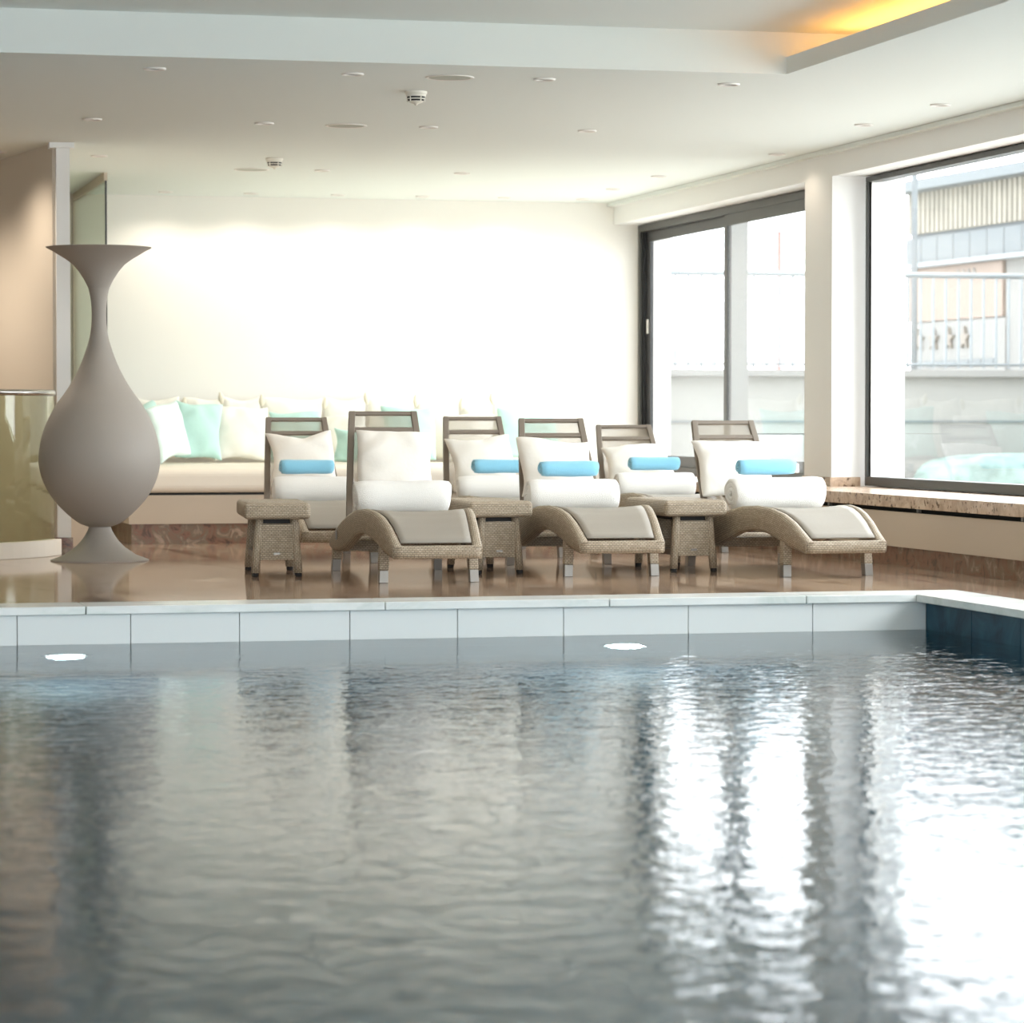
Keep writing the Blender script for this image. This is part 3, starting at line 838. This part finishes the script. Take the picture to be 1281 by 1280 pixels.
# ------------------------------------------------------------------ underwater lamps
pl = None
for i, (x, lb) in enumerate(((1.45, 'left underwater lamp glowing in the far pool wall'), (4.20, 'right underwater lamp glowing in the far pool wall'))):
    if pl is None:
        pl = thing('pool_lamp', '', 'pool light')
        R = [(.0005, -.012), (.085, -.012), (.095, -.008)]
        def disc(prof):
            m = MB(); n = 32
            m.rings([[(r*cos(2*pi*j/n), dy, r*sin(2*pi*j/n)) for j in range(n)] for r, dy in prof], caps=False); return m
        disc(R).build('lens', 'poollamp', pl); disc([(.095, -.010), (.115, -.014), (.12, 0)]).build('bezel', 'steel', pl); o = pl
    else: o = dup(pl)
    o.location = (x, YP+.025, LAMPZ if 'LAMPZ' in globals() else -.80); o['label'] = lb; o['group'] = 'underwater pool lamps'

# ------------------------------------------------------------------ outdoors
m = MB().box(7.62, 60, -30, 80, -.6, -.4); struct('ground', m, 'pave')
TY = 31
t = thing('terrace_wall', 'pale rendered terrace wall outside the windows', 'wall', (12.5, TY, -.4))
MB().box(-5.0, 1.95, 0, .3, 0, 1.73).build('wall', 'concrete', t)
MB().box(-5.0, 1.95, -.12, .4, 1.73, 1.80).build('cap_slab', 'extwhite', t)
MB().box(-5.0, 1.95, -.02, 0, 1.24, 1.262).build('drip_line', 'extmetal', t)
t = thing('terrace_railing', 'white metal railing on top of the terrace wall', 'railing', (12.5, TY+.1, 1.40))
mm = MB(); mm.tube([(-5, 0, 1.02), (1.9, 0, 1.02)], .03, 8); mm.build('top_rail', 'railm', t)
mm = MB(); mm.tube([(-5, 0, .06), (1.9, 0, .06)], .015, 8); mm.build('bottom_rail', 'railm', t)
xx = -4.9; pr0 = None
while xx < 1.9:
    mm = MB().box(xx-.012, xx+.012, -.012, .012, .02, 1.02) if pr0 is None else None
    if pr0 is None:
        pr0 = mm.build('baluster', 'railm', t); base = xx
    else:
        c = pr0.copy(); COL.objects.link(c); c.parent = t; c.location = (xx-base, 0, 0)
    xx += .145
# neighbouring hotel with gable, metal fascia, signs
rzb = radians(-9)
t = thing('hotel_building', 'pale neighbouring hotel with timber gable, metal fascia and signs', 'building', (15.6, 40, -.4), 0)
# facade runs from (0,0) towards the camera side (+x,-y) ; local X along facade
t.rotation_euler = (0, 0, math.atan2(-5, .3))       # local +x runs towards the viewer's right along the facade
def fb(mb, name, mat, par=t, **k): return mb.build(name, mat, par, **k)
fb(MB().box(0, 16, -.0, 6, 0, 3.48), 'wall', 'extwhite')
fb(MB().box(-.1, 16, -.35, 6, 4.36, 4.50), 'roof', 'extmetal')
mm = MB()
for i in range(110): mm.box(.02+i*.145, .02+i*.145+.10, -.06, 0, 3.80, 4.36)
fb(mm, 'timber_cladding', 'timber'); fb(MB().box(0, 16, 0, .4, 3.48, 4.36), 'cladding_board', 'extmetal')
mm = MB()
for i in range(26): mm.box(.05+i*.50, .05+i*.50+.48, -.10, 0, 3.40, 3.74)
fb(mm, 'metal_fascia', 'extmetal')
fb(MB().box(-.05, 16, -.18, .0, 3.33, 3.39), 'gutter', 'railm')
sgn = fb(MB().box(.0, 2.9, -.05, 0, 2.60, 3.32), 'upper_sign', 'brownsign')
def star_poly(cx, cz, r):
    return [(cx+(r if k % 2 == 0 else r*.4)*sin(k*pi/5), cz+(r if k % 2 == 0 else r*.4)*cos(k*pi/5)) for k in range(10)]
def star_mesh(cx, cz, r, y0, y1):
    m = MB(); b = 0; P = star_poly(cx, cz, r); n = 10
    m.v = [(p[0], y0, p[1]) for p in P]+[(p[0], y1, p[1]) for p in P]+[(cx, y0, cz), (cx, y1, cz)]
    for j in range(n):
        j2 = (j+1) % n
        m.face([j, j2, n+j2, n+j], [(0, 0)]*4); m.face([2*n, j2, j], [(0, 0)]*3); m.face([2*n+1, n+j, n+j2], [(0, 0)]*3)
    return m
for k_ in range(4):
    mm = MB(); xc = 1.60+k_*.16
    mm.prism([(xc-.03, 3.14), (xc+.035, 3.14), (xc+.045, 3.21), (xc+.015, 3.26), (xc-.025, 3.21)], 'y', -.07, -.045); fb(mm, 'sign_mark', 'extwhite')
brd = fb(MB().box(.10, 5.0, -.05, 0, 1.55, 2.28) if False else MB().box(.10, 3.0, -.054, 0, 1.65, 2.58), 'lower_sign', 'extwhite')
for k_ in range(4): fb(star_mesh(.42+k_*.48, 2.34, .16, -.10, -.055), 'sign_star', 'star')
for k_ in range(7): fb(MB().box(.20+k_*.37, .20+k_*.37+.27, -.07, -.055, 1.97, 2.06), 'sign_lettering', 'extmetal')
t2 = thing('distant_house', 'pale distant house seen through the sliding window', 'building', (11.0, 46, -.4))
MB().box(-2.2, 2.6, 0, 6, 0, 3.0).build('wall', 'extwhite', t2)
MB().box(-.3, .5, -.05, 0, 2.4, 3.3).build('chimney_block', 'timber', t2)
MB().box(-2.4, 2.8, -.3, 6, 3.0, 3.12).build('roof', 'concrete', t2)
MB().box(-1.6, -.6, -.03, 0, 1.9, 2.7).build('window', 'extmetal', t2)
MB().box(1.0, 2.0, -.03, 0, 1.9, 2.7).build('window', 'extmetal', t2)
for (x, y, z0, z1, lb) in ((11.63, 34, -.4, 3.05, 'slim red pole seen through the sliding window'), (13.14, 34, -.4, 3.75, 'faded red pole at the left edge of the large window')):
    m = MB().tube([(0, 0, 0), (0, 0, z1-z0)], .028, 10); o = m.build('red_pole', 'red'); o.location = (x, y, z0); tag(o, lb, 'pole')
m = MB().tube([(0, 0, 0), (0, 0, 4.15)], .035, 10); o = m.build('downpipe', 'extmetal'); o.location = (13.30, 34.0, -.4); tag(o, 'grey vertical pipe at the corner of the neighbouring hotel', 'pipe')
m = MB().box(-.09, .09, -.09, .09, 0, 4.2); o = m.build('terrace_post', M.setdefault('post', plain('pale_post_paint', (.12, .12, .115), .9))); o.location = (9.81, 30.0, -.4); tag(o, 'pale grey square post outside the sliding window', 'post')
# hedge and covered furniture in front of the terrace wall
def blob(name, mat, x, y, z, sx, sy, sz, seed, label, cat):
    rnd = random.Random(seed); m = MB(); n, k2 = 24, 12; R = []
    for i in range(k2+1):
        th = pi*i/k2; ring = []
        for j in range(n):
            a = 2*pi*j/n; f = 1+.10*sin(5*a+i+seed)+.07*rnd.uniform(-1, 1)
            ring.append((sx*f*max(.02, sin(th))**.6*cos(a), sy*f*max(.02, sin(th))**.6*sin(a), sz*(1-cos(th))/2))
        R.append(ring)
    m.rings(R, caps=True); o = m.build(name, mat, subsurf=1); o.location = (x, y, z); tag(o, label, cat)
blob('hedge', 'hedge', 12.9, 30.2, -.4, 1.25, .45, .92, 1, 'low grey-green hedge below the terrace wall', 'hedge')
blob('shrub', 'hedge', 13.35, 28.9, -.4, .55, .4, .98, 3, 'green shrub at the right end below the terrace wall', 'shrub')
blob('covered_furniture', 'bluecover', 12.55, 28.0, -.4, .5, .4, .56, 2, 'blue covered outdoor furniture below the terrace wall', 'outdoor furniture')

# ------------------------------------------------------------------ light
W_ = bpy.data.worlds.new('overcast_sky'); S.world = W_; W_.use_nodes = True
wt = W_.node_tree; wt.nodes.clear()
wo = wt.nodes.new('ShaderNodeOutputWorld'); bg = wt.nodes.new('ShaderNodeBackground')
bg.inputs[0].default_value = (.90, .96, 1.0, 1); bg.inputs[1].default_value = 5.0
wt.links.new(bg.outputs[0], wo.inputs[0])
def spot(x, y, e, col=(1, .82, .64), ang=95, z=ZC-.03):
    l = bpy.data.lights.new('downlight_and_fill_beam', 'SPOT'); l.energy = e; l.color = col; l.spot_size = radians(ang); l.spot_blend = .7; l.shadow_soft_size = .03
    o = bpy.data.objects.new('downlight_and_fill_beam', l); COL.objects.link(o); o.location = (x, y, z)
for (x, y, kd) in dl:
    if kd != 'part':
        spot(x, y, 30, ang=110) if kd == 'post' else spot(x, y, {'wall': 9, 'win': 2.2}.get(kd, 7), (1, .9, .78) if kd == 'wall' else (1, .84, .68), 150)
spot(1.30, 20.6, 26, (1, .84, .68), 150)  # added spot with no fitting, washes the beige partition
spot(.6, 21.6, 60, (1, .84, .68), 150)  # another added spot without a fitting, left of the partition
def area(name, x, y, z, sx, sy, e, col, rot=(0, 0, 0)):
    l = bpy.data.lights.new(name, 'AREA'); l.shape = 'RECTANGLE'; l.size = sx; l.size_y = sy; l.energy = e; l.color = col
    o = bpy.data.objects.new(name, l); COL.objects.link(o); o.location = (x, y, z); o.rotation_euler = rot
for x in (1.45, 4.20):
    l = bpy.data.lights.new('pool_lamp_beam', 'SPOT'); l.energy = 22; l.color = (.75, .95, 1); l.spot_size = radians(150); l.shadow_soft_size = .08
    o = bpy.data.objects.new('pool_lamp_beam', l); COL.objects.link(o); o.location = (x, YP-.03, -.80); o.rotation_euler = (radians(-90), 0, 0)

# ------------------------------------------------------------------ camera
cam = bpy.data.cameras.new('camera'); co = bpy.data.objects.new('camera', cam); COL.objects.link(co)
f = 3850.
cam.sensor_width = 36; cam.lens = f/1281*36; cam.clip_end = 300
yaw = atan(955/f); pit = atan(118.5/f)
co.location = (0, 0, .9); co.rotation_euler = (pi/2-pit, 0, -yaw)
cam.dof.use_dof = True; cam.dof.focus_distance = 17.2; cam.dof.aperture_fstop = 3.5
S.camera = co
S.view_settings.view_transform = 'Standard'; S.view_settings.look = 'None'; S.view_settings.gamma = 1
S.view_settings.exposure = 0.86; S.view_settings.use_curve_mapping = False
S.cycles.use_denoising = True
S.cycles.max_bounces = 10; S.cycles.diffuse_bounces = 5; S.cycles.glossy_bounces = 5; S.cycles.transmission_bounces = 6; S.cycles.transparent_max_bounces = 12
S.cycles.caustics_reflective = False
S.cycles.sample_clamp_indirect = 8
